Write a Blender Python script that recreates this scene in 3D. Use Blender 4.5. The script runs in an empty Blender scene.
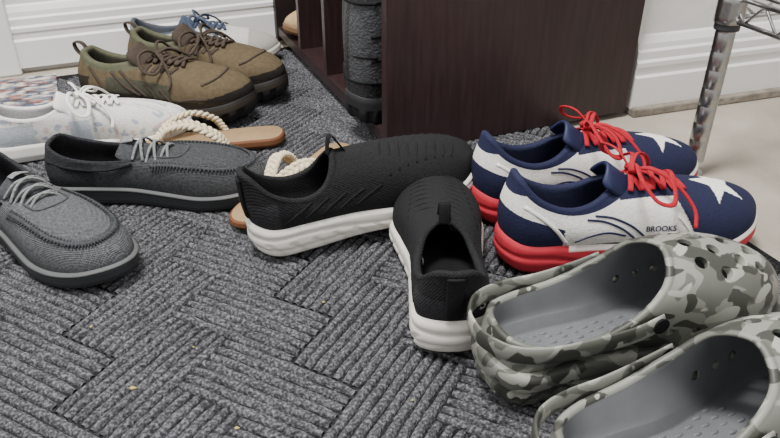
import bpy, bmesh, math, random
import numpy as np
from mathutils import Vector, Matrix
from mathutils.bvhtree import BVHTree
random.seed(3); rng=np.random.RandomState(3)
scene=bpy.context.scene
def C(r,g,b):
    def f(v):
        v/=255.0
        return v/12.92 if v<=.04045 else ((v+.055)/1.055)**2.4
    return (f(r),f(g),f(b))
# ------------------------------------------------------------ materials
def M(name,color=None,rough=.8,amt=.12,nscale=80,bumps=(),metallic=0,spec=.3,ramp=None,rscale=30,rdetail=2,sheen=0,mapscale=None,camo=None):
    m=bpy.data.materials.new(name); m.use_nodes=True
    nt=m.node_tree; b=nt.nodes['Principled BSDF']
    b.inputs['Roughness'].default_value=rough; b.inputs['Metallic'].default_value=metallic
    b.inputs['Specular IOR Level'].default_value=spec
    if sheen: b.inputs['Sheen Weight'].default_value=sheen
    tc=nt.nodes.new('ShaderNodeTexCoord'); co=tc.outputs['Object']
    if mapscale:
        mp=nt.nodes.new('ShaderNodeMapping'); mp.inputs['Scale'].default_value=mapscale
        nt.links.new(co,mp.inputs['Vector']); co=mp.outputs['Vector']
    if camo:
        csock=None
        for i,(col,thr,off,sc) in enumerate(camo):
            if csock is None:
                a=nt.nodes.new('ShaderNodeRGB'); a.outputs[0].default_value=(*col,1); csock=a.outputs[0]; continue
            mp=nt.nodes.new('ShaderNodeMapping'); mp.inputs['Location'].default_value=(off,off*.7,off*1.3)
            mp.inputs['Scale'].default_value=(.75,1.1,1.1)
            nt.links.new(co,mp.inputs['Vector'])
            n=nt.nodes.new('ShaderNodeTexNoise'); n.inputs['Scale'].default_value=sc; n.inputs['Detail'].default_value=1.6; n.inputs['Roughness'].default_value=.4
            n.inputs['Distortion'].default_value=.5
            nt.links.new(mp.outputs['Vector'],n.inputs['Vector'])
            g=nt.nodes.new('ShaderNodeMapRange'); g.inputs['From Min'].default_value=thr-.006; g.inputs['From Max'].default_value=thr+.006
            nt.links.new(n.outputs['Fac'],g.inputs['Value'])
            mx=nt.nodes.new('ShaderNodeMix'); mx.data_type='RGBA'
            nt.links.new(g.outputs['Result'],mx.inputs['Factor']); nt.links.new(csock,mx.inputs['A']); mx.inputs['B'].default_value=(*col,1)
            csock=mx.outputs['Result']
    elif ramp:
        n=nt.nodes.new('ShaderNodeTexNoise'); n.inputs['Scale'].default_value=rscale; n.inputs['Detail'].default_value=rdetail
        nt.links.new(co,n.inputs['Vector'])
        r=nt.nodes.new('ShaderNodeValToRGB')
        st=ramp[1]
        el=r.color_ramp.elements
        while len(el)<len(st): el.new(.5)
        for i,(p,c) in enumerate(st):
            el[i].position=p; el[i].color=(*c,1)
        nt.links.new(n.outputs['Fac'],r.inputs['Fac']); csock=r.outputs['Color']
    elif color is None:
        a=nt.nodes.new('ShaderNodeAttribute'); a.attribute_name='Col'; csock=a.outputs['Color']
    else:
        a=nt.nodes.new('ShaderNodeRGB'); a.outputs[0].default_value=(*color,1); csock=a.outputs[0]
    n=nt.nodes.new('ShaderNodeTexNoise'); n.inputs['Scale'].default_value=nscale; n.inputs['Detail'].default_value=4
    nt.links.new(co,n.inputs['Vector'])
    mr=nt.nodes.new('ShaderNodeMapRange'); mr.inputs['From Min'].default_value=.25; mr.inputs['From Max'].default_value=.75
    mr.inputs['To Min'].default_value=1-amt; mr.inputs['To Max'].default_value=1+amt
    nt.links.new(n.outputs['Fac'],mr.inputs['Value'])
    mx=nt.nodes.new('ShaderNodeVectorMath'); mx.operation='SCALE'
    nt.links.new(csock,mx.inputs[0]); nt.links.new(mr.outputs['Result'],mx.inputs['Scale'])
    nt.links.new(mx.outputs['Vector'],b.inputs['Base Color'])
    prev=None
    for kind,sc,st,dist in bumps:
        if kind=='noise':
            t=nt.nodes.new('ShaderNodeTexNoise'); t.inputs['Detail'].default_value=5; out=t.outputs['Fac']
        elif kind=='voronoi':
            t=nt.nodes.new('ShaderNodeTexVoronoi'); out=t.outputs['Distance']
        else:
            t=nt.nodes.new('ShaderNodeTexWave'); t.bands_direction=kind; out=t.outputs['Fac']; t.inputs['Distortion'].default_value=.6
        t.inputs['Scale'].default_value=sc
        nt.links.new(co,t.inputs['Vector'])
        bp=nt.nodes.new('ShaderNodeBump'); bp.inputs['Strength'].default_value=st; bp.inputs['Distance'].default_value=dist
        nt.links.new(out,bp.inputs['Height'])
        if prev: nt.links.new(prev,bp.inputs['Normal'])
        prev=bp.outputs['Normal']
    if prev: nt.links.new(prev,b.inputs['Normal'])
    return m
m_knit=M('knit_fabric',rough=.85,amt=.3,nscale=350,bumps=[('DIAGONAL',150,.35,.0008),('voronoi',450,.6,.0007)],spec=.2)
m_mesh=M('mesh_fabric',rough=.8,amt=.12,nscale=300,bumps=[('voronoi',450,.5,.0006)],spec=.25)
m_canvas=M('canvas',rough=.95,amt=.45,nscale=380,bumps=[('X',200,.7,.0008),('Z',200,.7,.0008),('noise',60,.3,.001)],spec=.1)
m_suede=M('suede',rough=.95,amt=.18,nscale=150,bumps=[('noise',350,.5,.001)],spec=.1)
m_leather=M('boot_leather',rough=.5,amt=.3,nscale=160,bumps=[('voronoi',260,.8,.0012)],spec=.45)
m_foam=M('sole_foam',rough=.6,amt=.06,nscale=40,bumps=[('noise',300,.15,.0006)],spec=.3)
m_lace_red=M('red_lace',C(172,28,44),rough=.8,amt=.2,nscale=400,bumps=[('Y',500,.5,.0005)])
m_lace_white=M('white_lace',C(222,220,215),rough=.85,amt=.1,nscale=400,bumps=[('voronoi',600,.4,.0005)])
m_lace_brown=M('brown_lace',C(62,52,44),rough=.85,amt=.3,nscale=400,bumps=[('voronoi',600,.4,.0005)])
m_lace_blue=M('blue_lace',C(62,72,92),rough=.85,amt=.3,nscale=400)
m_black=M('black_fabric',C(24,24,26),rough=.85,amt=.3,nscale=300,bumps=[('voronoi',500,.4,.0005)],spec=.2)
m_white=M('white_print',C(226,225,221),rough=.7,amt=.03,bumps=[('voronoi',450,.3,.0005)])
m_greyprint=M('grey_print',C(176,178,181),rough=.5,amt=.03)
m_navy=M('navy_print',C(28,34,66),rough=.5,amt=.05)
m_gcord=M('grey_cord',C(60,62,65),rough=.9,amt=.4,nscale=300,bumps=[('voronoi',400,.6,.001)])
m_lcord=M('light_grey_cord',C(118,119,120),rough=.9,amt=.4,nscale=300,bumps=[('voronoi',400,.6,.001)])
m_camo=M('camouflage_foam',rough=.45,amt=.04,camo=[(C(132,133,126),0,0,0),(C(97,99,92),.495,0,38),(C(62,63,58),.545,3.1,46),(C(160,161,152),.60,7.7,42)],bumps=[('noise',200,.1,.0006)],spec=.38)
m_footbed=M('grey_footbed',C(102,104,107),rough=.5,amt=.06,nscale=60,bumps=[('noise',250,.15,.0006)],spec=.35)
# ------------------------------------------------------------ mesh helpers
def mk(name,verts,faces,mats,fm=None,cols=None,smooth=True,parent=None):
    me=bpy.data.meshes.new(name)
    me.from_pydata([tuple(map(float,v)) for v in verts],[],[tuple(map(int,f)) for f in faces]); 
    if not isinstance(mats,(list,tuple)): mats=[mats]
    for m in mats: me.materials.append(m)
    if fm is not None: me.polygons.foreach_set('material_index',np.array(fm,dtype=np.int32))
    if smooth: me.polygons.foreach_set('use_smooth',[True]*len(me.polygons))
    if cols is not None:
        ca=me.color_attributes.new('Col','FLOAT_COLOR','POINT')
        c4=np.ones((len(verts),4),dtype=np.float32); c4[:,:3]=cols
        ca.data.foreach_set('color',c4.ravel())
    me.update()
    o=bpy.data.objects.new(name,me); scene.collection.objects.link(o)
    if parent: o.parent=parent
    return o
def empty(name,loc=(0,0,0),rot=(0,0,0)):
    e=bpy.data.objects.new(name,None); e.location=loc; e.rotation_euler=rot; e.empty_display_size=.05
    scene.collection.objects.link(e); return e
SUB=20
def cr(p0,p1,p2,p3,t):
    return .5*((2*p1)+(-p0+p2)*t+(2*p0-5*p1+4*p2-p3)*t*t+(-p0+3*p1-3*p2+p3)*t**3)
def cr_closed(P,sub=SUB):
    P=np.array(P,float); n=len(P)
    return np.array([cr(P[i-1],P[i],P[(i+1)%n],P[(i+2)%n],j/sub) for i in range(n) for j in range(sub)])
def cr_open(P,sub=8):
    P=np.array(P,float); n=len(P)
    Q=np.vstack([2*P[0]-P[1],P,2*P[-1]-P[-2]])
    o=[cr(Q[i],Q[i+1],Q[i+2],Q[i+3],j/sub) for i in range(n-1) for j in range(sub)]
    o.append(P[-1]); return np.array(o)
def resample(D,fr):
    d=np.r_[0,np.cumsum(np.linalg.norm(np.diff(D,axis=0),axis=1))]; d/=d[-1]
    return np.stack([np.interp(fr,d,D[:,k]) for k in range(D.shape[1])],1)
def loop(right,left,N,expo=1.0):
    P=list(right)+list(left)[1:-1][::-1]
    D=cr_closed(P); k=(len(right)-1)*SUB
    Rr=D[:k+1]; Ll=np.vstack([D[k:],D[:1]])[::-1]
    a=np.arange(N//2+1)/(N//2); b=1-(1-a)**expo
    return np.vstack([resample(Rr,b),resample(Ll,b)[1:-1][::-1]])
def normals2d(P):
    t=np.roll(P,-3,0)[:,:2]-np.roll(P,3,0)[:,:2]
    t/=np.linalg.norm(t,axis=1)[:,None]+1e-9
    return np.stack([t[:,1],-t[:,0]],1)
def grid(rows,cap0=False,cap1=False):
    rows=np.array(rows); R,N=rows.shape[:2]
    V=rows.reshape(-1,3); F=[];RI=[]
    for r in range(R-1):
        a=r*N
        for i in range(N):
            j=(i+1)%N
            F.append((a+i,a+j,a+N+j,a+N+i)); RI.append(r)
    V=list(V)
    if cap0:
        V.append(rows[0].mean(0)); c=len(V)-1
        for i in range(N): F.append((c,(i+1)%N,i)); RI.append(-1)
    if cap1:
        V.append(rows[-1].mean(0)); c=len(V)-1; a=(R-1)*N
        for i in range(N): F.append((c,a+i,a+(i+1)%N)); RI.append(R)
    return np.array(V),F,RI
def tube(P,rw,rh,normals=None,segs=8,sub=6,closed=False):
    P=np.array(P,float)
    if closed: D=cr_closed(P,sub); 
    else: D=cr_open(P,sub)
    n=len(D)
    if normals is not None:
        Nn=cr_closed(normals,sub) if closed else cr_open(normals,sub)
    else: Nn=np.tile([0,0,1.0],(n,1))
    if closed: T=np.roll(D,-1,0)-np.roll(D,1,0)
    else: T=np.gradient(D,axis=0)
    T/=np.linalg.norm(T,axis=1)[:,None]+1e-12
    B=np.cross(T,Nn); bl=np.linalg.norm(B,axis=1)[:,None]; B=np.where(bl>1e-4,B/(bl+1e-12),[1,0,0])
    N2=np.cross(B,T)
    V=[];F=[]
    for i in range(n):
        for s in range(segs):
            a=2*math.pi*s/segs
            V.append(D[i]+B[i]*rw*math.cos(a)+N2[i]*rh*math.sin(a))
    for i in range(n if closed else n-1):
        j=(i+1)%n
        for s in range(segs):
            s2=(s+1)%segs
            F.append((i*segs+s,i*segs+s2,j*segs+s2,j*segs+s))
    if not closed:
        F.append(tuple(range(segs))[::-1]); F.append(tuple((n-1)*segs+s for s in range(segs)))
    return np.array(V),F
def merge(parts):
    V=[];F=[];o=0
    for v,f in parts:
        V.append(np.array(v)); F+= [tuple(i+o for i in q) for q in f]; o+=len(v)
    return np.vstack(V),F
# ------------------------------------------------------------ shoe generator
OUT_R=[(0,0),(.018,-.065),(.075,-.112),(.22,-.125),(.40,-.128),(.56,-.152),(.70,-.170),(.82,-.158),(.92,-.115),(.98,-.045),(1.0,.02)]
OUT_L=[(0,0),(.018,.065),(.075,.108),(.22,.108),(.40,.105),(.56,.132),(.70,.158),(.82,.152),(.92,.122),(.98,.075),(1.0,.02)]
def sm(x,a,b):
    t=np.clip((x-a)/(b-a),0,1); return t*t*(3-2*t)
def smir(r): return [(x,-y,z) for x,y,z in r]
def bez(a,b,c,d,t): return (1-t)**3*a+3*(1-t)**2*t*b+3*(1-t)*t*t*c+t**3*d
class Shoe:
    def __init__(s,name,L,rim,W=1.0,N=240,R=60,th=(.034,.022),spring=(.006,.016),prof=((0,.007),(.08,.002),(.4,-.001),(.85,0),(1,.003)),
                 k1=(.45,.5),k2=(.5,.5),k3=(.3,.25),bulge=(.004,.003),pad=.007,expo=1.8,upin=.003,groove=None,mirror=False,outl=None):
        s.name=name;s.L=L;s.mirror=mirror;s.parts=[];s.N=N
        R_,L_=outl if outl else (OUT_R,OUT_L)
        rr=[(x*L,y*L*W,0) for x,y in R_]; ll=[(x*L,y*L*W,0) for x,y in L_]
        O=loop(rr,ll,N); n=normals2d(O); s.O=O;s.n=n
        ra=[tuple(np.array(p)*L) for p in rim]; rb=[tuple(np.array(p)*L) for p in smir(rim)]
        B=loop(ra,rb,N,expo)
        Bu=loop(ra,rb,2000,1.0); nu=normals2d(Bu)
        idx=[int(np.argmin(((Bu-b)**2).sum(1))) for b in B]; bn=nu[idx]
        xu=O[:,0]/L
        zb=spring[1]*np.clip((xu-.66)/.34,0,1)**2+spring[0]*np.clip((.13-xu)/.13,0,1)**2
        tk=th[0]+(th[1]-th[0])*sm(xu,.15,.85)
        s.zb=zb;s.tk=tk
        fr=np.linspace(0,1,18); pf=np.array(prof)
        rows=[]
        for f in fr:
            ins=np.interp(f,pf[:,0],pf[:,1])+(groove(xu,f,O[:,1]/L) if groove else 0)
            P=O.copy(); P[:,:2]-=n*(ins*np.ones(N))[:,None]; P[:,2]=zb+tk*f; rows.append(P)
        s.fr=fr; s.sole_rows=rows
        A=O.copy(); A[:,:2]-=n*upin; A[:,2]=zb+tk-.003
        w=sm(xu,.35,.75)[:,None]
        K1=k1[0]+(k1[1]-k1[0])*w; K2=k2[0]+(k2[1]-k2[0])*w; K3=k3[0]+(k3[1]-k3[0])*w; bu=bulge[0]+(bulge[1]-bulge[0])*w
        def surf(A,B,dz,ts):
            H=(B[:,2]-A[:,2])[:,None]; up=np.array([0,0,1.0])
            n3=np.c_[n,np.zeros(N)]
            P1=A+n3*bu+up*(K1*H-dz); AB=(A-B).copy(); AB[:,2]=0
            P2=B+AB*K2-up*(K3*H+dz)
            return [bez(A,P1,P2,B,t) for t in ts]
        ts=np.linspace(0,1,R); s.outer=surf(A,B,0,ts); s.ts=ts
        m3=np.c_[bn,np.zeros(N)]
        roll=[B-m3*pad*a+np.array([0,0,pad*b]) for a,b in ((.08,.28),(.3,.45),(.6,.48),(.88,.3))]
        B2=B-m3*pad; A2=O.copy(); A2[:,:2]-=n*(pad+upin+.002); A2[:,2]=zb+tk+.001
        s.roll=roll; s.inner=surf(A2,B2,pad*.9,np.linspace(1,0,22)); s.A2=A2
        V,F,_=grid(s.outer); s.bvh=BVHTree.FromPolygons([tuple(v) for v in V],F)
    def top(s,x,y,off=0):
        L=s.L; h,nn,_,_=s.bvh.ray_cast(Vector((x*L,y*L,1)),Vector((0,0,-1)))
        if h is None: return None
        if nn.z<0: nn=-nn
        return np.array(h+nn*off),np.array(nn)
    def side(s,x,z,sg,off=0):
        L=s.L; h,nn,_,_=s.bvh.ray_cast(Vector((x*L,sg,z*L)),Vector((0,-sg,0)))
        if h is None: return None
        if nn.y*sg<0: nn=-nn
        return np.array(h+nn*off),np.array(nn)
    def add(s,pn,V,F,mat,cols=None,fm=None,smooth=True,solid=0): s.parts.append((pn,np.array(V),F,mat,cols,fm,smooth,solid))
    def body(s,umat,ucol,smat,scol):
        L=s.L
        V,F,_=grid(s.sole_rows,True,True)
        frs=np.r_[np.repeat(s.fr,s.N),[0,1]]
        s.add('sole',V,F,smat,scol(V[:,0]/L,V[:,1]/L,V[:,2]/L,frs))
        rows=list(s.outer)+list(s.roll)+list(s.inner)
        V,F,_=grid(rows,False,True)
        nO,nR,nI=len(s.outer),len(s.roll),len(s.inner)
        part=np.r_[np.repeat([0]*nO+[1]*nR+[2]*nI,s.N),[3]]
        t=np.r_[np.repeat(list(s.ts)+[1]*(nR+nI),s.N),[1]]
        s.add('upper',V,F,umat,ucol(V[:,0]/L,V[:,1]/L,V[:,2]/L,part,t))
    def line(s,pts,rw=.0012,rh=.0008,off=.0006,mode='top',sub=5):
        P=[];Nn=[]
        for p in pts:
            q=s.top(p[0],p[1],off) if mode=='top' else s.side(p[0],p[1],mode,off)
            if q is None: continue
            P.append(q[0]);Nn.append(q[1])
        if len(P)<3: return None
        return tube(P,rw,rh,Nn,segs=6,sub=sub)
    def laces(s,xs,hw,mat,rw=.0035,rh=.0013):
        T=[]
        for i in range(len(xs)-1):
            for sg in (1,-1):
                a=xs[i];b=xs[i+1]; pts=[]
                for k in range(7):
                    u=k/6; y=sg*hw*(2*u-1); x=a+(b-a)*u
                    q=s.top(x,y,.0035+(.002 if sg>0 else 0)*math.sin(math.pi*u))
                    if q is not None: pts.append(q)
                if len(pts)>3: T.append(tube([p[0] for p in pts],rw,rh,[p[1] for p in pts],sub=3))
        if T: V,F=merge(T); s.add('laces',V,F,mat)
    def bow(s,x0,mat,z=0,size=1.0,rw=.003,rh=.0014,ends=True):
        q=s.top(x0,0,.006+z); 
        if q is None: return
        K=q[0]; T=[]
        for sg in (1,-1):
            lp=[(0,0,0),(-.008,.02,.014),(-.012,.045,.010),(-.002,.062,-.008),(.014,.058,-.014),(.018,.036,0),(.008,.014,.006),(0,0,0)]
            if sg<0: lp=[(x*1.3+.006,y*.9,zz) for x,y,zz in lp]
            T.append(tube([K+np.array([x,sg*y,zz])*size for x,y,zz in lp],rw,rh,[(0.3,sg*.5,1)]*8,sub=7))
            if ends:
                lp=[(0,0,0),(.014,.018,.008),(.035,.035,-.004),(.05,.05,-.025),(.048,.062,-.04)]
                T.append(tube([K+np.array([x,sg*y,zz])*size for x,y,zz in lp],rw*.8,rh,[(0,sg*.7,1)]*5,sub=6))
        T.append(tube([K+np.array([0,-.007,0]),K+np.array([0.002,0,.003]),K+np.array([0,.007,0])],.006,.0045,sub=4))
        V,F=merge(T); s.add('lace_bow',V,F,mat)
    def tongue(s,x0,z0,x1,z1,hw,mat,solid=.005):
        L=s.L; V=[];F=[]; nr,nc=10,11
        for i in range(nr):
            u=i/(nr-1); x=x0+(x1-x0)*u; z=z0+(z1-z0)*(u**1.15)
            w=hw*(.85+.25*u)*(1 if u<.8 else math.sqrt(max(0.05,1-((u-.8)/.26)**2)))
            for j in range(nc):
                v=2*j/(nc-1)-1; V.append((x*L-abs(v)**2*.03*L,v*w*L,z*L-(v*v)*.055*L))
        for i in range(nr-1):
            for j in range(nc-1):
                a=i*nc+j; F.append((a,a+1,a+nc+1,a+nc))
        s.add('tongue',V,F,mat,solid=solid)
    def text(s,txt,x,z,size,mat,pn,d=(0,1),y=0):
        # lettering projected horizontally onto the upper along direction d
        cu=bpy.data.curves.new('t','FONT'); cu.body=txt; cu.size=size; cu.align_x='CENTER'; cu.offset=size*.02
        o=bpy.data.objects.new('t',cu); scene.collection.objects.link(o)
        dg=bpy.context.evaluated_depsgraph_get(); me=bpy.data.meshes.new_from_object(o.evaluated_get(dg))
        D=np.array([d[0],d[1],0.0]); D/=np.linalg.norm(D); H=np.array([D[1],-D[0],0])
        c=np.array([x*s.L,y*s.L,z*s.L]); V=[];ok=True
        for v in me.vertices:
            p=c+H*v.co.x+np.array([0,0,v.co.y])-D*.5
            h,nn,_,_=s.bvh.ray_cast(Vector(p),Vector(D))
            if h is None: ok=False; break
            if nn.dot(Vector(D))>0: nn=-nn
            V.append(np.array(h+nn*.0008))
        F=[tuple(p.vertices) for p in me.polygons]
        bpy.data.objects.remove(o); 
        print('text',txt,ok)
        if ok: s.add(pn,V,F,mat,smooth=False)
    def place(s,x,y,yaw,z=0,pitch=0,rollr=0):
        e=empty(s.name,(x,y,z),(math.radians(rollr),math.radians(-pitch),math.radians(yaw)))
        for pn,V,F,mat,cols,fm,smooth,solid in s.parts:
            if s.mirror:
                V=V*np.array([1,-1,1]); F=[tuple(f[::-1]) for f in F]
            o=mk(pn,V,F,mat,fm,cols,smooth,e)
            if solid:
                md=o.modifiers.new('s','SOLIDIFY'); md.thickness=solid; md.offset=0
                md=o.modifiers.new('ss','SUBSURF'); md.levels=1; md.render_levels=1
        return e
def const(*c):
    c=np.array(c)
    return lambda x,y,z,f: np.tile(c,(len(x),1))
def setc(col,mask,c): col[mask]=c
RIM_RUN=[(.035,0,.345),(.05,-.055,.332),(.11,-.088,.275),(.20,-.097,.235),(.29,-.09,.235),(.37,-.066,.27),(.43,0,.305)]
RIM_SNK=[(.035,0,.29),(.05,-.055,.28),(.11,-.088,.24),(.20,-.097,.215),(.29,-.09,.215),(.37,-.066,.24),(.43,0,.265)]
RIM_SLIP=[(-.004,0,.345),(.02,-.062,.335),(.09,-.10,.265),(.19,-.108,.22),(.28,-.10,.23),(.345,-.07,.29),(.375,0,.34)]
RIM_SLIP2=[(-.004,0,.335),(.02,-.066,.325),(.09,-.104,.265),(.19,-.112,.225),(.28,-.104,.225),(.36,-.074,.265),(.40,0,.30)]
RIM_MOC=[(.03,0,.26),(.05,-.075,.255),(.13,-.105,.22),(.25,-.108,.20),(.38,-.097,.20),(.47,-.07,.21),(.52,0,.225)]
RIM_HIKE=[(.04,0,.32),(.06,-.06,.315),(.13,-.09,.28),(.22,-.095,.265),(.31,-.085,.275),(.39,-.06,.295),(.43,0,.305)]
RIM_BOOT=[(.05,0,.86),(.07,-.09,.86),(.16,-.14,.86),(.27,-.14,.86),(.36,-.09,.86),(.40,0,.86)]
RIM_CROC=[(.03,0,.225),(.055,-.09,.225),(.15,-.138,.215),(.30,-.148,.225),(.43,-.140,.275),(.52,-.105,.345),(.56,0,.385)]
# ---- patriotic running shoes
NAVY=C(30,33,60);WHT=C(222,219,214);RED=C(196,54,68)
def star(x,y,cx,cy,R,th0):
    dx=x-cx;dy=y-cy;rho=np.hypot(dx,dy);th=np.arctan2(dy,dx)-th0
    ph=np.abs(np.mod(th+math.pi/5,2*math.pi/5)-math.pi/5)
    r=.42*R; ex=r*math.cos(math.pi/5)-R; ey=r*math.sin(math.pi/5)
    px=rho*np.cos(ph)-R;py=rho*np.sin(ph)
    return ex*py-ey*px>0
def run_col(x,y,z,p,t):
    c=np.tile(np.array(WHT),(len(x),1))
    o=(p==0)
    setc(c,o&(x>.68-.5*(z-.1)+.0*y),NAVY)
    setc(c,o&(x<.20)&(z<.25-.35*x)&(z>.1),NAVY)
    setc(c,o&(np.abs(y)<.08)&(x>.40)&(x<.72)&(z>.16),NAVY)
    setc(c,o&(x<.1)&(z>.30),NAVY)
    setc(c,o&(t>.93)&(x<.42),NAVY)
    setc(c,o&(z<.112)&(x>.22)&(x<.66),NAVY)
    setc(c,o&star(x,y,.80,.0,.105,math.pi)&(z>.1),C(235,232,225))
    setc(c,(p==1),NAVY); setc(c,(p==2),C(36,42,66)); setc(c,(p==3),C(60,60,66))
    return c
def run_sole(x,y,z,f):
    c=np.tile(np.array(RED),(len(x),1))
    c[(f>.80)&(x>.22)]=C(214,206,200)
    c[f<.12]=C(150,36,44)
    return c
def run_groove(x,f,y): return .0018*np.exp(-((f-.5-.12*np.sin(x*14))/.06)**2)
def runner(name,mirror):
    s=Shoe(name,.318,RIM_RUN,W=.98,N=420,R=130,th=(.038,.024),spring=(.008,.02),k1=(.5,.55),k2=(.5,.5),k3=(.3,.18),bulge=(.006,.004),groove=run_groove,mirror=mirror,pad=.009)
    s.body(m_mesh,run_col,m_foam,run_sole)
    s.laces([.44,.48,.52,.56,.60,.64],.062,m_lace_red)
    s.bow(.46,m_lace_red,size=1.05,z=.003)
    s.tongue(.50,.27,.365,.365,.07,m_navy)
    if not mirror:
        s.text('BROOKS',.54,.155,.0086,m_navy,'side_lettering')
        s.text('TRACK',.325,.224,.0066,m_navy,'collar_lettering')
    T=[];T2=[]
    for sg in (-1,1):
        for pts,w in (([(.06,.265),(.12,.225),(.17,.18),(.215,.12)],.0022),([(.68,.10),(.65,.14),(.62,.18),(.60,.20)],.0016)):
            l=s.line(pts,mode=sg,rw=w,rh=.001)
            if l:T.append(l)
        for pts in ([(.28,.205),(.34,.195),(.40,.17),(.44,.14),(.46,.12)],[(.31,.215),(.37,.205),(.43,.18),(.47,.15),(.50,.12)],[(.24,.13),(.30,.15),(.36,.155),(.42,.14)]):
            l=s.line(pts,mode=sg,rw=.0012,rh=.0007)
            if l:T2.append(l)
    if T: V,F=merge(T); s.add('overlay_seams',V,F,m_white)
    if T2: V,F=merge(T2); s.add('side_curved_stripes',V,F,m_navy)
    return s
runner('red_white_blue_running_shoe',False).place(.119,.678,10)
runner('red_white_blue_running_shoe',True).place(.100,.774,17)
# ---- black slip-on sneakers
BLK=C(29,29,31)
def slip_col(x,y,z,p,t):
    c=np.tile(np.array(BLK),(len(x),1))
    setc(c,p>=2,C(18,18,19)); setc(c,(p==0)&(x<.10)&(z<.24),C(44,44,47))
    return c
def slip_groove(x,f,y):
    g=.0014*np.exp(-((f-.62-.1*np.sin(x*9))/.05)**2)
    g=g+.0016*np.exp(-((f-.3)/.04)**2)*(x<.35)
    return g+.0012*(np.sin(x*75+f*9)>.75)*(f>.1)*(f<.5)
def slip_sole(x,y,z,f):
    c=np.tile(np.array(C(224,220,212)),(len(x),1)); c[f<.05]=C(150,148,142); return c
def slip(name,mirror,L=.295,W=1.0,yw=1.0,rim=RIM_SLIP,th=(.039,.024)):
    s=Shoe(name,L,[(a,b*yw,c) for a,b,c in rim],W=W,N=280,R=80,th=th,spring=(.006,.022),k1=(.5,.6),k2=(.5,.5),k3=(.3,.14),bulge=(.006,.004),groove=slip_groove,mirror=mirror,pad=.008,
        prof=((0,.006),(.1,.001),(.4,-.002),(.85,-.001),(1,.003)))
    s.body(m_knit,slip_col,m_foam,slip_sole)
    T=[]
    for k in range(11):
        l=s.line([(.43+.04*k,-.135+.004*k),(.46+.04*k,-.05),(.50+.04*k,.05),(.52+.035*k,.12-.004*k)],rw=.0016,rh=.0007,off=.0001)
        if l: T.append(l)
    for sg in (-1,1):
        for k in range(5):
            l=s.line([(.12+.07*k,.15),(.16+.07*k,.175),(.20+.07*k,.195),(.23+.07*k,.21)],mode=sg,rw=.0016,rh=.0007,off=.0001)
            if l:T.append(l)
    V,F=merge(T); s.add('knit_ridges',V,F,m_black)
    pts=[];nn=[]
    for zz in (.17,.21,.25,.28,.31,.33):
        h,n_,_,_=s.bvh.ray_cast(Vector((-1,0,zz*L)),Vector((1,0,0)))
        if h is not None: pts.append(np.array(h)+np.array([-.001,0,0])); nn.append(np.array([-1,0,0]))
    if len(pts)>2:
        V,F=tube(pts,.0085,.0018,nn); s.add('heel_pull',V,F,m_black)
    q=s.top(rim[-1][0]+.025,0,0)
    if q is not None:
        K=q[0]; V,F=tube([K+np.array(v) for v in ((.004,0,-.002),(-.004,0,.012),(-.010,0,.020),(-.014,0,.012),(-.016,0,-.002))],.006,.0012,[(0.8,0,.6)]*5); s.add('tongue_pull',V,F,m_black)
    return s
slip('black_slip_on_sneaker',False,.298,W=.96).place(-.158,.692,25.5,pitch=4,z=.003)
s=slip('black_slip_on_sneaker',False,.292,W=1.12,yw=1.05,rim=RIM_SLIP2,th=(.041,.026))
s.text('S',.05,.19,.018,m_greyprint,'badge',d=(1,.75),y=-.08)
s.place(.058,.512,91.5)
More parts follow.
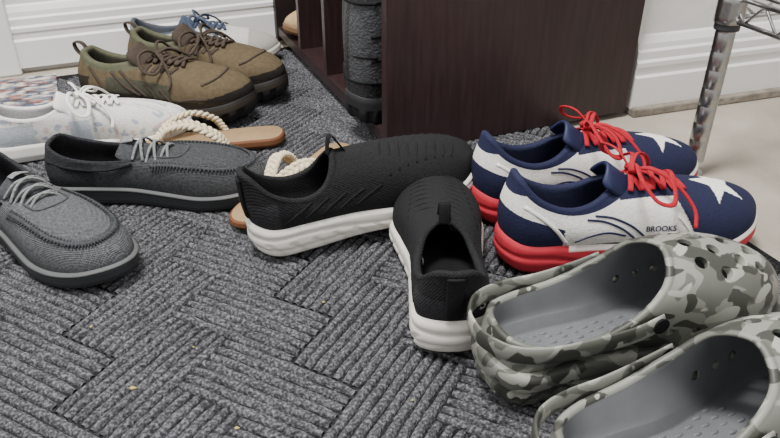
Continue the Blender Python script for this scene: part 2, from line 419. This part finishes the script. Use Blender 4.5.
# ---- grey canvas moccasins
def mocc(dark):
    def moc_col(x,y,z,p,t):
        k=dark
        c=np.tile(np.array(C(96*k,98*k,101*k)),(len(x),1))
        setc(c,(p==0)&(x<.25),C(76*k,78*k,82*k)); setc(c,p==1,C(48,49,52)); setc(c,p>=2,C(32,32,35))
        return c
    return moc_col
def moc_sole(x,y,z,f):
    c=np.tile(np.array(C(54,56,58)),(len(x),1)); c[f>.85]=C(86,87,88); c[f<.3]=C(40,41,43); return c
def moc(name,mirror,dark):
    s=Shoe(name,.292,RIM_MOC,W=1.06,N=280,R=80,th=(.026,.020),spring=(.003,.010),k1=(.5,.75),k2=(.5,.55),k3=(.3,.0),bulge=(.005,.005),mirror=mirror,pad=.006,prof=((0,.004),(.1,0),(.75,-.001),(.82,.002),(.88,-.003),(1,0)))
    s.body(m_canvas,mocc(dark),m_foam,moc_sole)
    T=[]
    U=[(.50,-.118),(.58,-.122),(.68,-.125),(.78,-.118),(.86,-.09),(.905,-.045),(.918,.01),(.90,.06),(.85,.10),(.77,.118),(.67,.12),(.58,.112),(.50,.105)]
    l=s.line(U,rw=.0028,rh=.0026,off=.001)
    if l: T.append(l)
    D=cr_open([(a,b,0) for a,b in U],6)
    for i in range(1,len(D)-1):
        d=D[i+1]-D[i-1]; d/=np.linalg.norm(d); nn=np.array([-d[1],d[0]])
        a=D[i][:2]+nn*.013;b=D[i][:2]-nn*.013
        l=s.line([tuple(a),tuple(D[i][:2]),tuple(b)],rw=.0009,rh=.0011,off=.0024,sub=2)
        if l:T.append(l)
    l=s.line([(.50,-.062),(.56,-.07),(.62,-.06),(.64,0),(.62,.06),(.56,.07),(.50,.062)],rw=.001,rh=.001)
    if l:T.append(l)
    V,F=merge(T); s.add('apron_stitching',V,F,m_gcord)
    s.tongue(.60,.205,.36,.27,.08,m_gcord,solid=.004)
    T=[];T3=[]
    for sg in (-1,1):
        T.append(tube([np.array(v)*s.L for v in ((.42,sg*.105,.20),(.3,sg*.118,.175),(.15,sg*.112,.18),(.05,sg*.09,.2))],.0018,.0018))
    # criss-crossed elastic cords over the tongue + woven tag
    for x0,zt in ((.42,.268),(.475,.252),(.53,.238)):
        for sg in (-1,1):
            T3.append(tube([np.array(v)*s.L for v in ((x0,-sg*.088,zt-.055),(x0+.012,-sg*.045,zt-.008),(x0+.022,0,zt+.004),(x0+.032,sg*.045,zt-.012),(x0+.045,sg*.088,zt-.058))],.0019,.0016))
    V,F=merge(T); s.add('collar_cord',V,F,m_black)
    V,F=merge(T3); s.add('elastic_lace',V,F,m_lcord)
    V,F=tube([np.array(v)*s.L for v in ((.385,-.032,.270),(.386,0,.279),(.385,.032,.270))],.0095,.0012,[(-.25,0,1)]*3); s.add('tongue_tag',V,F,m_lcord)
    return s
moc('grey_canvas_moccasin',False,.88).place(-.522,.806,-37)
moc('grey_canvas_moccasin',True,.70).place(-.446,.838,-1)
# ---- sneakers
def wh_col(x,y,z,p,t):
    c=np.tile(np.array(C(212,209,205)),(len(x),1))
    f=np.sin(x*62+4*np.sin(y*50))*np.sin(y*64+z*50)
    g=np.sin(x*41-y*70)*np.sin(z*60+y*30+1)
    setc(c,(p==0)&(f>.74),C(198,176,176)); setc(c,(p==0)&(f<-.74),C(160,174,178)); setc(c,(p==0)&(g>.8),C(158,164,178))
    setc(c,(p==0)&(x<.24)&(z<.2),C(176,182,188)); setc(c,(p==0)&(x>.40)&(x<.5)&(z<.19),C(172,178,186))
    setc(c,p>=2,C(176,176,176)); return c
def sneaker(name,mirror,col,sole,lace,umat=m_mesh,L=.275,rim=RIM_SNK,tong=None,bow=True,th=(.028,.019)):
    s=Shoe(name,L,rim,W=.95,N=260,R=70,th=th,spring=(.004,.014),k1=(.5,.55),k2=(.5,.5),k3=(.3,.18),mirror=mirror,pad=.008)
    s.body(umat,col,m_foam,sole)
    s.laces([.45,.49,.53,.57,.61,.65],.058,lace,rw=.003)
    if bow: s.bow(.46,lace,size=.85)
    s.tongue(.50,rim[-1][2]-.03,.37,rim[-1][2]+.05,.072,tong or lace)
    return s
wsole=const(*C(220,217,212))
sneaker('white_sneaker',True,wh_col,wsole,m_lace_white,L=.285).place(-.575,.933,20,z=.0)
def grey_col(x,y,z,p,t):
    c=np.tile(np.array(C(192,190,185)),(len(x),1))
    setc(c,(p==0)&(x<.20),C(126,130,134)); setc(c,(p==0)&(x>.8),C(160,157,150)); setc(c,p>=1,C(74,78,86)); return c
sneaker('grey_laced_sneaker',False,grey_col,const(*C(192,187,177)),m_lace_blue,L=.285).place(-.498,1.352,4)
# ---- hiking shoes
def hk_col(x,y,z,p,t):
    c=np.tile(np.array(C(88,77,60)),(len(x),1)); o=p==0
    setc(c,o&(x>.22)&(x<.62)&(z>.15)&(z<.225),C(66,66,56))
    setc(c,o&(x>.80)&(z<.165+(x-.80)*.25),C(36,33,31)); setc(c,o&(z<.15),C(50,44,38)); setc(c,o&(x<.12)&(z<.22),C(46,41,36))
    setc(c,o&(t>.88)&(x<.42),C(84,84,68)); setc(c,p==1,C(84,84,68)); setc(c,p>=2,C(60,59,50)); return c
def hk_sole(x,y,z,f):
    c=np.tile(np.array(C(32,30,29)),(len(x),1)); c[(f>.6)&(f<.85)]=C(54,48,42); return c
def hk_groove(x,f,y): return .004*(np.sin(x*100)>.25)*(f<.5)
def hiker(name,mirror):
    s=Shoe(name,.30,RIM_HIKE,W=1.07,N=300,R=80,th=(.038,.034),spring=(.007,.016),k1=(.5,.75),k2=(.5,.5),k3=(.3,.06),bulge=(.006,.008),mirror=mirror,pad=.012,groove=hk_groove)
    s.body(m_suede,hk_col,m_foam,hk_sole)
    s.laces([.45,.49,.53,.57,.61,.65],.06,m_lace_brown,rw=.0032,rh=.0024)
    s.bow(.47,m_lace_brown,size=.9,rw=.0026,rh=.0022)
    s.tongue(.50,.28,.36,.385,.08,m_lace_brown,solid=.009)
    T=[]
    for sg in (-1,1):
        for x0 in (.47,.52,.57,.62):
            l=s.line([(x0,sg*.065),(x0-.01,sg*.09),(x0-.02,sg*.115)],rw=.0042,rh=.0014)
            if l:T.append(l)
        for pts in ([(.25,.25),(.33,.19),(.42,.145)],[(.62,.13),(.58,.17),(.55,.20)],[(.12,.27),(.18,.20),(.22,.15)],[(.30,.26),(.38,.20),(.46,.145)],[(.66,.15),(.74,.165),(.80,.165)],[(.45,.215),(.50,.18),(.52,.14)]):
            l=s.line(pts,mode=sg,rw=.0026,rh=.0014)
            if l:T.append(l)
    l=s.line([(.78,-.14),(.82,-.105),(.845,-.05),(.85,.01),(.84,.06),(.815,.11),(.78,.135)],rw=.002,rh=.0014)
    if l:T.append(l)
    if T: V,F=merge(T); s.add('overlay_webbing',V,F,m_lace_brown)
    V,F=tube([np.array(v)*s.L for v in ((.04,0,.28),(.0,0,.32),(-.005,0,.36),(.04,0,.36),(.07,0,.32))],.005,.0015,[(1,0,.3)]*5); s.add('heel_loop',V,F,m_lace_brown)
    return s
hiker('brown_hiking_shoe',False).place(-.508,1.140,-13)
hiker('brown_hiking_shoe',True).place(-.460,1.248,-17)
# ---- tan shoe inside shelf, black boots inside shelf
UA=math.radians(23); CU=np.array([math.cos(UA),math.sin(UA)]); CV=np.array([-math.sin(UA),math.cos(UA)])
CORNER=np.array([-.005,.945]); c0=(float(CORNER@CU),float(CORNER@CV))
def UV(u,v): return CU*u+CV*v
def bt_col(x,y,z,p,t):
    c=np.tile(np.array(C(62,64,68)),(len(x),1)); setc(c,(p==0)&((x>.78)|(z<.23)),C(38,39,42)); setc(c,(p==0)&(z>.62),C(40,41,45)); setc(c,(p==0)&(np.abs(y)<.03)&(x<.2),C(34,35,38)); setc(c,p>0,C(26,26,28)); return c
def boot(name,mirror):
    s=Shoe(name,.29,RIM_BOOT,W=1.08,N=240,R=90,th=(.042,.034),k1=(.5,.22),k2=(.3,.12),k3=(.3,.62),bulge=(.008,.004),mirror=mirror,pad=.008,groove=hk_groove)
    s.body(m_leather,bt_col,m_foam,const(*C(34,34,36)))
    T=[]
    for sg in (-1,1):
        for zc in (.22,.34,.46,.62):
            l=s.line([(.09,zc),(.2,zc+.01),(.3,zc+.02)],mode=sg,rw=.003,rh=.0015)
            if l:T.append(l)
    for zc in (.23,.36,.62):
        T.append(tube([np.array(v)*s.L for v in ((.12,-.135,zc),(.05,-.10,zc),(.02,-.05,zc),(.012,0,zc),(.02,.05,zc),(.05,.10,zc),(.12,.135,zc))],.0026,.0026))
    V,F=merge(T); s.add('boot_seams',V,F,m_black)
    V,F=tube([np.array(v)*s.L for v in ((.04,0,.60),(-.01,0,.68),(-.02,0,.78),(.02,0,.82),(.06,0,.74))],.010,.0018,[(1,0,.3)]*5); s.add('pull_loop',V,F,m_black)
    return s
BZ=.030
p=UV(c0[0]-.030,c0[1]+.082); boot('black_work_boot',False).place(p[0],p[1],23,z=BZ)
p=UV(c0[0]+.010,c0[1]+.200); boot('black_work_boot',True).place(p[0],p[1],23,z=BZ)
def tan_col(x,y,z,p,t):
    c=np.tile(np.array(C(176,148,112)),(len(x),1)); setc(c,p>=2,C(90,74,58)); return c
p=UV(c0[0]+.262,c0[1]+.51); sneaker('tan_suede_shoe',False,tan_col,const(*C(120,92,64)),m_lace_brown,umat=m_suede,bow=False,L=.27).place(p[0],p[1],203,z=BZ)
# ---- camouflage clogs
def clog(name,mirror,x,y,yaw):
    L=.308
    def gv(xx,f,yy): return .0026*np.exp(-((f-.45)/.07)**2)+.0016*(np.sin(xx*150+yy*40)>.2)*(f>.08)*(f<.4)
    s=Shoe(name,L,RIM_CROC,W=1.13,N=260,R=56,th=(.042,.034),spring=(.008,.014),k1=(.4,.66),k2=(.5,.5),k3=(.3,.0),bulge=(.004,.010),pad=.007,expo=1.35,upin=.006,mirror=mirror,
        groove=gv,prof=((0,.010),(.1,.003),(.4,0),(.5,.001),(.6,-.003),(.85,-.004),(.93,-.002),(1,.004)))
    rows=list(s.sole_rows)+list(s.outer)[1:]+list(s.roll)
    inner=[r.copy() for r in s.inner]
    last=inner[-1].copy(); bed=last.copy(); bed[:,2]-=.010; bed[:,:2]-=s.n*.004
    bed2=bed.copy(); ctr=np.array([L*.5,0]); bed2[:,:2]=ctr+(bed[:,:2]-ctr)*.93; bed2[:,2]=bed[:,2]-.002
    V,F,RI=grid(rows+inner+[bed,bed2],True,True)
    nb=len(rows)
    fm=[1 if r>=nb else 0 for r in RI]
    CV_=[];
    holes=[(.63,-.085),(.63,0),(.63,.08),(.70,-.125),(.70,-.042),(.70,.04),(.70,.115),(.77,-.085),(.77,0),(.77,.08),(.84,-.10),(.84,-.035),(.84,.035),(.84,.095),(.90,.0)]
    def cyl(c,n,r,h0,h1):
        n=Vector(n).normalized(); q=Vector((0,0,1)).rotation_difference(n).to_matrix()
        vs=[];k=20
        for hh in (-h1,h0):
            for i in range(k):
                a=2*math.pi*i/k; vs.append(np.array(Vector(c)+q@Vector((r*math.cos(a),r*math.sin(a),hh))))
        fs=[(i,(i+1)%k,k+(i+1)%k,k+i) for i in range(k)]+[tuple(range(k))[::-1],tuple(range(k,2*k))]
        return np.array(vs),fs
    for hx,hy in holes:
        q=s.top(hx,hy)
        if q is not None: CV_.append(cyl(q[0],q[1],.0062,.012,.014))
    for sg in (-1,1):
        for hx,hz in ((.52,.185),(.60,.18),(.68,.175)):
            q=s.side(hx,hz,sg)
            if q is not None: CV_.append(cyl(q[0],q[1],.0042,.01,.012))
    e=empty(name,(x,y,0),(0,0,math.radians(yaw)))
    def mir(V,F):
        V=np.array(V)
        if mirror: return V*np.array([1,-1,1]),[tuple(f[::-1]) for f in F]
        return V,F
    bodyo=mk('foam_body',*mir(V,F),[m_camo,m_footbed],fm)
    cv,cf=merge(CV_); cut=mk('cut',*mir(cv,cf),[m_camo,m_footbed],smooth=False)
    md=bodyo.modifiers.new('b','BOOLEAN'); md.object=cut; md.operation='DIFFERENCE'; md.solver='EXACT'
    dg=bpy.context.evaluated_depsgraph_get(); me=bpy.data.meshes.new_from_object(bodyo.evaluated_get(dg))
    bodyo.modifiers.clear()
    if len(me.polygons)>1000: bodyo.data=me
    bpy.data.objects.remove(cut)
    bodyo.parent=e
    R_=[(.47,-.160,.255),(.38,-.163,.235),(.25,-.158,.225),(.12,-.152,.228),(.03,-.120,.232),(-.016,-.055,.235)]
    P=[np.array(p)*L for p in R_]+[np.array([-.024,0,.235])*L]+[np.array([a,-b,c])*L for a,b,c in R_[::-1]]
    nn=[]
    for q in P:
        d=np.array([q[0]-.3*L if q[0]<.3*L else 0,q[1],0]); nn.append(d/np.linalg.norm(d))
    V,F=mir(*tube(P,.0095,.0024,nn,segs=10,sub=6)); mk('heel_strap',V,F,m_camo,parent=e)
    T=[]
    for sg in (-1,1):
        T.append(cyl(np.array([.455,sg*.163,.250])*L,(0,sg,0),.0075,.003,.003))
    V,F=mir(*merge(T)); mk('strap_rivets',V,F,m_black,parent=e,smooth=False)
    T=[]
    for px in np.arange(.10,.62,.045):
        for py in (-.06,-.03,0,.03,.06):
            X=px*L;Y=py*L+(.0 if int(px*1000/45)%2 else .004)
            if abs(py)>.05 and px<.14: continue
            cz=bed2.mean(0); d_=np.linalg.norm(np.array([X,Y])-cz[:2])
            ang=np.arctan2(Y-cz[1],X-cz[0]); aa=np.arctan2(bed2[:,1]-cz[1],bed2[:,0]-cz[0]); k_=int(np.argmin(np.abs(np.angle(np.exp(1j*(aa-ang)))))); R0=np.linalg.norm(bed2[k_,:2]-cz[:2])
            f_=min(1,d_/R0); z0=cz[2]*(1-f_)+bed2[k_,2]*f_-.0004
            vs=[];fs=[];k=8
            for j,(r1,hh) in enumerate(((.0022,0),(.0019,.0012),(.0009,.0019))):
                for a in range(k): vs.append((X+r1*2.2*math.cos(2*math.pi*a/k),Y+r1*.9*math.sin(2*math.pi*a/k),z0+hh))
            for j in range(2):
                for a in range(k): fs.append((j*k+a,j*k+(a+1)%k,(j+1)*k+(a+1)%k,(j+1)*k+a))
            fs.append(tuple(range(2*k,3*k))); T.append((np.array(vs),fs))
    V,F=mir(*merge(T)); mk('footbed_nubs',V,F,m_footbed,parent=e)
clog('grey_camouflage_clog',True,.079,.474,19)
clog('grey_camouflage_clog',False,.114,.334,24)
# ---- braided flip flops
m_bed=M('sandal_footbed',C(150,124,92),rough=.7,amt=.1,bumps=[('noise',200,.3,.001)])
m_bsole=M('sandal_sole',C(104,66,42),rough=.7,amt=.15)
m_braid=M('cream_braid',C(214,200,172),rough=.8,amt=.2,nscale=300,bumps=[('voronoi',500,.5,.0006)])
m_gold=M('gold_bead',C(180,140,80),rough=.3,amt=.1,metallic=.8)
def sandal(name,mirror,x,y,yaw,L=.25):
    s=Shoe(name,L,RIM_MOC,W=.95,N=160,R=20,th=(.016,.012),spring=(.002,.005),mirror=mirror)
    V,F,RI=grid(s.sole_rows,True,True)
    fm=[1 if r>=17 else 0 for r in RI]
    s.add('sandal_sole',V,F,[m_bsole,m_bed],fm=fm)
    T=[]
    for sg in (-1,1):
        path=cr_open([np.array(v)*L for v in ((.36,sg*.115,.05),(.42,sg*.122,.13),(.55,sg*.085,.19),(.68,sg*.035,.155),(.755,.012,.075))],20)
        n=len(path); Tn=np.gradient(path,axis=0); Tn/=np.linalg.norm(Tn,axis=1)[:,None]
        up=np.tile([0,sg*.4,1.0],(n,1)); Bn=np.cross(Tn,up); Bn/=np.linalg.norm(Bn,axis=1)[:,None]; Nn=np.cross(Bn,Tn)
        for k in range(3):
            ph=2*math.pi*k/3+np.arange(n)*.45
            Q=path+Bn*(.0065*np.sin(ph))[:,None]+Nn*(.0025*np.sin(2*ph)+.002)[:,None]
            T.append(tube(Q[::2],.0034,.0026,Nn[::2],sub=3,segs=7))
    V,F=merge(T); s.add('braided_strap',V,F,m_braid)
    V,F=tube([np.array(v)*L for v in ((.755,.012,.03),(.757,.012,.08),(.74,.012,.11))],.0025,.0025,[(1,0,0)]*3); s.add('toe_post',V,F,m_gold)
    s.place(x,y,yaw)
sandal('braided_strap_sandal',False,-.160,1.000,193,.245)
sandal('braided_strap_sandal',True,-.064,.955,242)
# ------------------------------------------------------------ room
def boxm(name,u0,u1,v0,v1,z0,z1,mat,ang=UA,org=(0,0),bevel=0,parent=None):
    cu=np.array([math.cos(ang),math.sin(ang)]);cv=np.array([-math.sin(ang),math.cos(ang)]);org=np.array(org)
    V=[]
    for z in (z0,z1):
        for u,v in ((u0,v0),(u1,v0),(u1,v1),(u0,v1)):
            q=org+cu*u+cv*v; V.append((q[0],q[1],z))
    F=[(3,2,1,0),(4,5,6,7),(0,1,5,4),(1,2,6,5),(2,3,7,6),(3,0,4,7)]
    o=mk(name,V,F,mat,smooth=False,parent=parent)
    if bevel:
        md=o.modifiers.new('b','BEVEL'); md.width=bevel; md.segments=2
    return o
m_wall=M('white_wall_paint',C(228,227,224),rough=.7,amt=.03,nscale=6,bumps=[('noise',40,.35,.004)])
m_trim=M('white_trim_paint',C(232,231,229),rough=.45,amt=.03,nscale=10,bumps=[('noise',60,.1,.001)])
m_conc=M('concrete_floor',C(164,156,144),rough=.85,amt=.2,nscale=9,bumps=[('noise',120,.4,.002)])
m_curb=M('rough_curb',C(134,127,116),rough=.95,amt=.35,nscale=40,bumps=[('noise',90,.8,.004)])
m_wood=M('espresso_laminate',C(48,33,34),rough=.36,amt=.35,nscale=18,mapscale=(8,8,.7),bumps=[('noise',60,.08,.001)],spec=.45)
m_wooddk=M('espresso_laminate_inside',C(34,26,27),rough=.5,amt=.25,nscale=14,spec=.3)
ZF=-.010
boxm('floor',-2.2,2.6,-1.6,2.4,-.06,ZF,m_conc)
WV=1.50
boxm('wall_back',-.13,1.05,WV,WV+.1,-.06,2.4,m_wall)
boxm('wall_left',-2.2,-1.02,WV,WV+.1,-.06,2.4,m_wall)
boxm('wall_inner',c0[0]+.445,c0[0]+.545,c0[1]+.05,WV,-.06,2.4,m_wall)
RA=math.radians(18); RO=(.398,1.122)
boxm('wall_right',.0,2.0,.012,.11,-.06,2.4,m_wall,ang=RA,org=RO)
def baseboard(name,u0,u1,v,ang,org=(0,0),H=.115):
    prof=[(0,0),(.017,0),(.017,.050),(.0135,.054),(.0135,.064),(.0155,.067),(.0155,.074),(.012,.078),(.012,.090),(.009,.094),(.008,.102),(.003,.112),(0,.115)]
    cu=np.array([math.cos(ang),math.sin(ang)]);cv=np.array([-math.sin(ang),math.cos(ang)]);org=np.array(org)
    V=[];n=len(prof)
    for u in (u0,u1):
        for d,z in prof:
            q=org+cu*u+cv*(v-d); V.append((q[0],q[1],z*H/.115+ZF+.012))
    F=[(i,i+n,(i+1)%n+n,(i+1)%n) for i in range(n)]+[tuple(range(n)),tuple(range(2*n-1,n-1,-1))]
    return mk(name,V,F,m_trim,smooth=False)
baseboard('baseboard_back',-.13,c0[0]+.44,WV,UA)
baseboard('baseboard_right',.0,2.0,.012,RA,RO,H=.12)
boxm('trim_curb',.0,2.0,-.016,.012,ZF,ZF+.015,m_curb,ang=RA,org=RO,bevel=.003)
boxm('trim_1',-.195,-.13,WV-.022,WV+.02,ZF,2.1,m_trim,bevel=.004)
boxm('trim_2',-1.02,-.955,WV-.022,WV+.02,ZF,2.1,m_trim,bevel=.004)
boxm('trim_3',-1.02,-.13,WV-.022,WV+.02,2.1,2.17,m_trim,bevel=.004)
boxm('door_1',-.955,-.197,WV+.03,WV+.07,ZF+.02,2.1,m_trim,bevel=.003)
m_thr=M('dark_threshold',C(52,50,48),rough=.5,amt=.2)
boxm('trim_threshold',-.955,-.197,WV-.05,WV+.07,ZF,ZF+.022,m_thr,bevel=.004)
# ---- shelf cabinet
cab=empty('shoe_cubby_cabinet',(0,0,0))
cu0,cv0=c0; CD=.43; CL=WV-.02-cv0; TH=.018; CH=.72
boxm('side_panel_near',cu0,cu0+CD,cv0,cv0+TH,0,CH,m_wood,bevel=.0012,parent=cab)
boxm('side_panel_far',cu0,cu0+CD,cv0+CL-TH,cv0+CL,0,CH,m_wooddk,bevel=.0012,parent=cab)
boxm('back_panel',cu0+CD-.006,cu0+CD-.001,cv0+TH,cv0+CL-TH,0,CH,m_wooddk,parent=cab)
boxm('bottom_board',cu0+.002,cu0+CD-.007,cv0+TH,cv0+CL-TH,BZ-TH,BZ,m_wood,parent=cab)
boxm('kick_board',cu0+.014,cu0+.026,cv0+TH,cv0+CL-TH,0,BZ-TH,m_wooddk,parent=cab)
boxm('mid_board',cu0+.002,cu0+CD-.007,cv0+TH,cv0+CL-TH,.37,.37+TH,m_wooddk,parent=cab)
boxm('top_board',cu0-.006,cu0+CD,cv0,cv0+CL,CH,CH+.022,m_wood,parent=cab)
for i,v in enumerate((.275,.43)):
    boxm('divider_%d'%(i+1),cu0+.003,cu0+CD-.007,cv0+v,cv0+v+.014,BZ,CH,m_wood,parent=cab)
# ---- wire rack
m_chrome=M('chrome',C(176,176,175),rough=.3,amt=.08,metallic=1.0,nscale=200)
m_sleeve=M('rack_sleeve',C(58,58,60),rough=.5,amt=.1,spec=.4)
rack=empty('chrome_wire_rack',(0,0,0))
RAa=math.radians(20)
ru=np.array([math.cos(RAa),math.sin(RAa)]);rv=np.array([-math.sin(RAa),math.cos(RAa)])
LG=np.array([.4280,.908])
def post(pos,nm):
    V=[];F=[];k=20; prof=[(.0,ZF),(.014,ZF),(.014,ZF+.006),(.006,ZF+.010),(.006,ZF+.022),(.0125,ZF+.024)]
    z=ZF+.03
    while z<1.3:
        prof+= [(.0125,z),(.0121,z+.0008),(.0121,z+.0016),(.0125,z+.0024)]; z+=.025
    prof+=[(.0125,1.32),(0,1.325)]
    for r,zz in prof:
        for i in range(k):
            a=2*math.pi*i/k; V.append((pos[0]+max(r,.0002)*math.cos(a),pos[1]+max(r,.0002)*math.sin(a),zz))
    for j in range(len(prof)-1):
        for i in range(k): F.append((j*k+i,j*k+(i+1)%k,(j+1)*k+(i+1)%k,(j+1)*k+i))
    o=mk(nm,V,F,m_chrome,parent=rack,smooth=True)
    md=o.modifiers.new('es','EDGE_SPLIT'); md.split_angle=math.radians(35)
def rod(a,b,r): 
    a=np.array(a);b=np.array(b); return tube([a,(a+b)/2,b],r,r,[(0.01,0.02,1)]*3,sub=2)
RW,RD=.60,.36
cs=[LG,LG+ru*RW,LG+ru*RW-rv*RD,LG-rv*RD]
for i,c in enumerate(cs): post(c,'post_%d'%(i+1))
T=[];TS=[]
for zs in (.212,.62,1.05):
    for i in range(4):
        a=cs[i];b=cs[(i+1)%4]
        for dz in (0,.028): T.append(rod((*a,zs+dz),(*b,zs+dz),.0032))
        nseg=14
        for k in range(nseg):
            p0=a+(b-a)*k/nseg;p1=a+(b-a)*(k+1)/nseg
            T.append(rod((*p0,zs+(0 if k%2 else .028)),(*p1,zs+(.028 if k%2 else 0)),.0018))
    for k in range(1,22):
        p0=cs[0]+(cs[1]-cs[0])*k/22; T.append(rod((*p0,zs+.028),(*(p0-rv*RD),zs+.028),.0018))
    for c in cs:
        T.append(tube([(*c,zs-.004),(*c,zs+.012),(*c,zs+.034)],.0178,.0178,[(1,0,0)]*3,segs=16,sub=2))
        TS.append(tube([(*c,zs-.013),(*c,zs-.008),(*c,zs-.003)],.0158,.0158,[(1,0,0)]*3,segs=16,sub=2))
V,F=merge(T); mk('wire_shelves',V,F,m_chrome,parent=rack)
V,F=merge(TS); mk('shelf_sleeves',V,F,m_sleeve,parent=rack)
# ---- ribbed mat
m_mat=M('charcoal_carpet',rough=1,ramp=('L',[(.30,C(44,44,47)),(.5,C(80,80,84)),(.72,C(132,132,134))]),rscale=340,rdetail=6,amt=.2,nscale=30,bumps=[('noise',420,1.0,.003)],spec=.05)
m_matb=M('charcoal_carpet_base',rough=1,ramp=('L',[(.30,C(24,24,26)),(.55,C(50,50,53)),(.75,C(80,80,82))]),rscale=330,rdetail=6,amt=.2,nscale=30,bumps=[('noise',420,1.0,.003)],spec=.05)
MU0,MU1,MV0,MV1=-1.25,.68,-.25,1.43
matv=[];matf=[];matm=[]
def addpoly(V,F,m):
    o=len(matv); matv.extend(V); matf.extend([tuple(i+o for i in f) for f in F]); matm.extend([m]*len(F))
MA=math.radians(62)-UA
ca,sa=math.cos(MA),math.sin(MA)
BS=.075;NR=7
def inside(u,v): return MU0+.018<u<MU1-.018 and MV0+.018<v<MV1-.018
for bi in range(-28,29):
    for bj in range(-28,29):
        d=(bi-bj)%4
        if d==0: horiz=True
        elif d==3: horiz=False
        else: continue
        for k in range(NR):
            off=(k+.5)/NR*BS; hw=BS/NR*.5*.90; nseg=10
            prof=[(-1,-.0048),(-.82,-.0018),(-.4,-.0002),(0,.0002),(.4,-.0002),(.82,-.0018),(1,-.0048)]
            rows=[]
            jit=rng.normal(0,.0004,nseg+1)
            for sI in range(nseg+1):
                l=.0014+(2*BS-.0028)*sI/nseg
                endf=.8 if sI in (0,nseg) else 1
                row=[];ok=True
                for pu,pz in prof:
                    a_=l; b_=off+pu*hw*endf*(1+rng.normal(0,.06))+jit[sI]
                    X,Y=(a_,b_) if horiz else (b_,a_)
                    X+=bi*BS;Y+=bj*BS
                    u=X*ca-Y*sa;v=X*sa+Y*ca
                    u+=-.25;v+=.6
                    if not inside(u,v): ok=False
                    row.append((u,v,pz-(.0015 if endf<1 else 0)+rng.normal(0,.00025)))
                rows.append(row if ok else None)
            n=len(prof)
            for sI in range(nseg):
                if rows[sI] and rows[sI+1]:
                    Fs=[(q,q+1,n+q+1,n+q) for q in range(n-1)]
                    if horiz: Fs=[f[::-1] for f in Fs]
                    addpoly(rows[sI]+rows[sI+1],Fs,0)
def slab(u0,u1,v0,v1,z0,z1,m):
    V=[(u,v,z) for z in (z0,z1) for u,v in ((u0,v0),(u1,v0),(u1,v1),(u0,v1))]
    addpoly(V,[(3,2,1,0),(4,5,6,7),(0,1,5,4),(1,2,6,5),(2,3,7,6),(3,0,4,7)],m)
slab(MU0,MU1,MV0,MV1,ZF,-.0040,1)
W=[]
for u,v,z in matv:
    q=UV(u,v); W.append((q[0],q[1],z))
matob=mk('charcoal_ribbed_floor_mat',W,matf,[m_mat,m_matb],matm)
bm=bmesh.new(); bm.from_mesh(matob.data); bmesh.ops.remove_doubles(bm,verts=bm.verts,dist=.00001); bmesh.ops.recalc_face_normals(bm,faces=bm.faces); bm.to_mesh(matob.data); bm.free()
# ---- rag rug
cols=[C(190,184,176),C(104,108,124),C(150,98,96),C(84,94,112),C(204,196,182),C(142,142,138),C(84,72,68)]
V=[];F=[];Cc=[]
rug_u0,rug_u1,rug_v0,rug_v1=-.95,-.070,1.165,1.425
nst=40
for i in range(nst):
    v0=rug_v0+(rug_v1-rug_v0)*i/nst; dv=(rug_v1-rug_v0)/nst
    nseg=90
    o=len(V)
    for k in range(nseg+1):
        u=rug_u0+(rug_u1-rug_u0)*k/nseg; c=np.array(cols[int((i*3+(k//5)*5+random.random()*1.6))%7])
        for pv,pz in ((0,.0005),(.25,.0035),(.5,.0045),(.75,.0035),(1,.0005)):
            q=UV(u,v0+dv*pv); V.append((q[0],q[1],pz+.0008*math.sin(k*1.6+i*2))); Cc.append(c)
    for k in range(nseg):
        for j in range(4):
            a=o+k*5+j; F.append((a,a+5,a+6,a+1))
rugm=M('woven_rag',rough=1,amt=.3,nscale=200,bumps=[('noise',300,.6,.002)],spec=.05)
mk('striped_rag_rug',V,F,rugm,cols=np.array(Cc))
# ---- crumbs
m_crumb=M('dry_crumb',C(196,176,104),rough=.8)
V=[];F=[];
for px,py,r in ((-.232,.475,.0035),(-.13,.428,.003),(-.07,.60,.002),(-.30,.56,.002),(.02,.46,.0018),(-.19,.53,.0016)):
    o=len(V)
    for d in ((1,0,0),(0,1,0),(-1,0,0),(0,-1,0),(0,0,.6),(0,0,-.6)):
        V.append((px+d[0]*r*random.uniform(.6,1.3),py+d[1]*r*.6,.0018+d[2]*r))
    F+=[tuple(o+i for i in f) for f in ((0,1,4),(1,2,4),(2,3,4),(3,0,4),(1,0,5),(2,1,5),(3,2,5),(0,3,5))]
mk('leaf_crumbs',V,F,m_crumb,smooth=False)
# ------------------------------------------------------------ light & camera
w=bpy.data.worlds.new('World'); scene.world=w; w.use_nodes=True
w.node_tree.nodes['Background'].inputs[0].default_value=(1,.99,.975,1); w.node_tree.nodes['Background'].inputs[1].default_value=.68
def area(name,loc,target,size,energy,col):
    l=bpy.data.lights.new(name,'AREA'); l.size=size; l.energy=energy; l.color=col
    o=bpy.data.objects.new(name,l); o.location=loc; d=Vector(target)-Vector(loc); o.rotation_euler=d.to_track_quat('-Z','Y').to_euler(); scene.collection.objects.link(o)
area('ceiling_light',(-.35,.45,2.3),(0,.8,0),.5,92,(1,.98,.95))
area('right_fill_light',(1.2,-1.0,1.8),(0,.8,0),1.2,14,(1,.99,.97))  # unseen weak fill from behind right of the camera; no window there
area('left_fill_light',(-1.3,.3,1.4),(0,1.0,.1),.8,10,(1,.99,.97))  # unseen weak fill from the left; no doorway stands at this spot
cam=bpy.data.cameras.new('camera'); cam.lens=36*720/780; cam.sensor_width=36; cam.clip_start=.02
co=bpy.data.objects.new('camera',cam); co.location=(0,0,.47); co.rotation_euler=(math.radians(58.6),0,0); scene.collection.objects.link(co); scene.camera=co
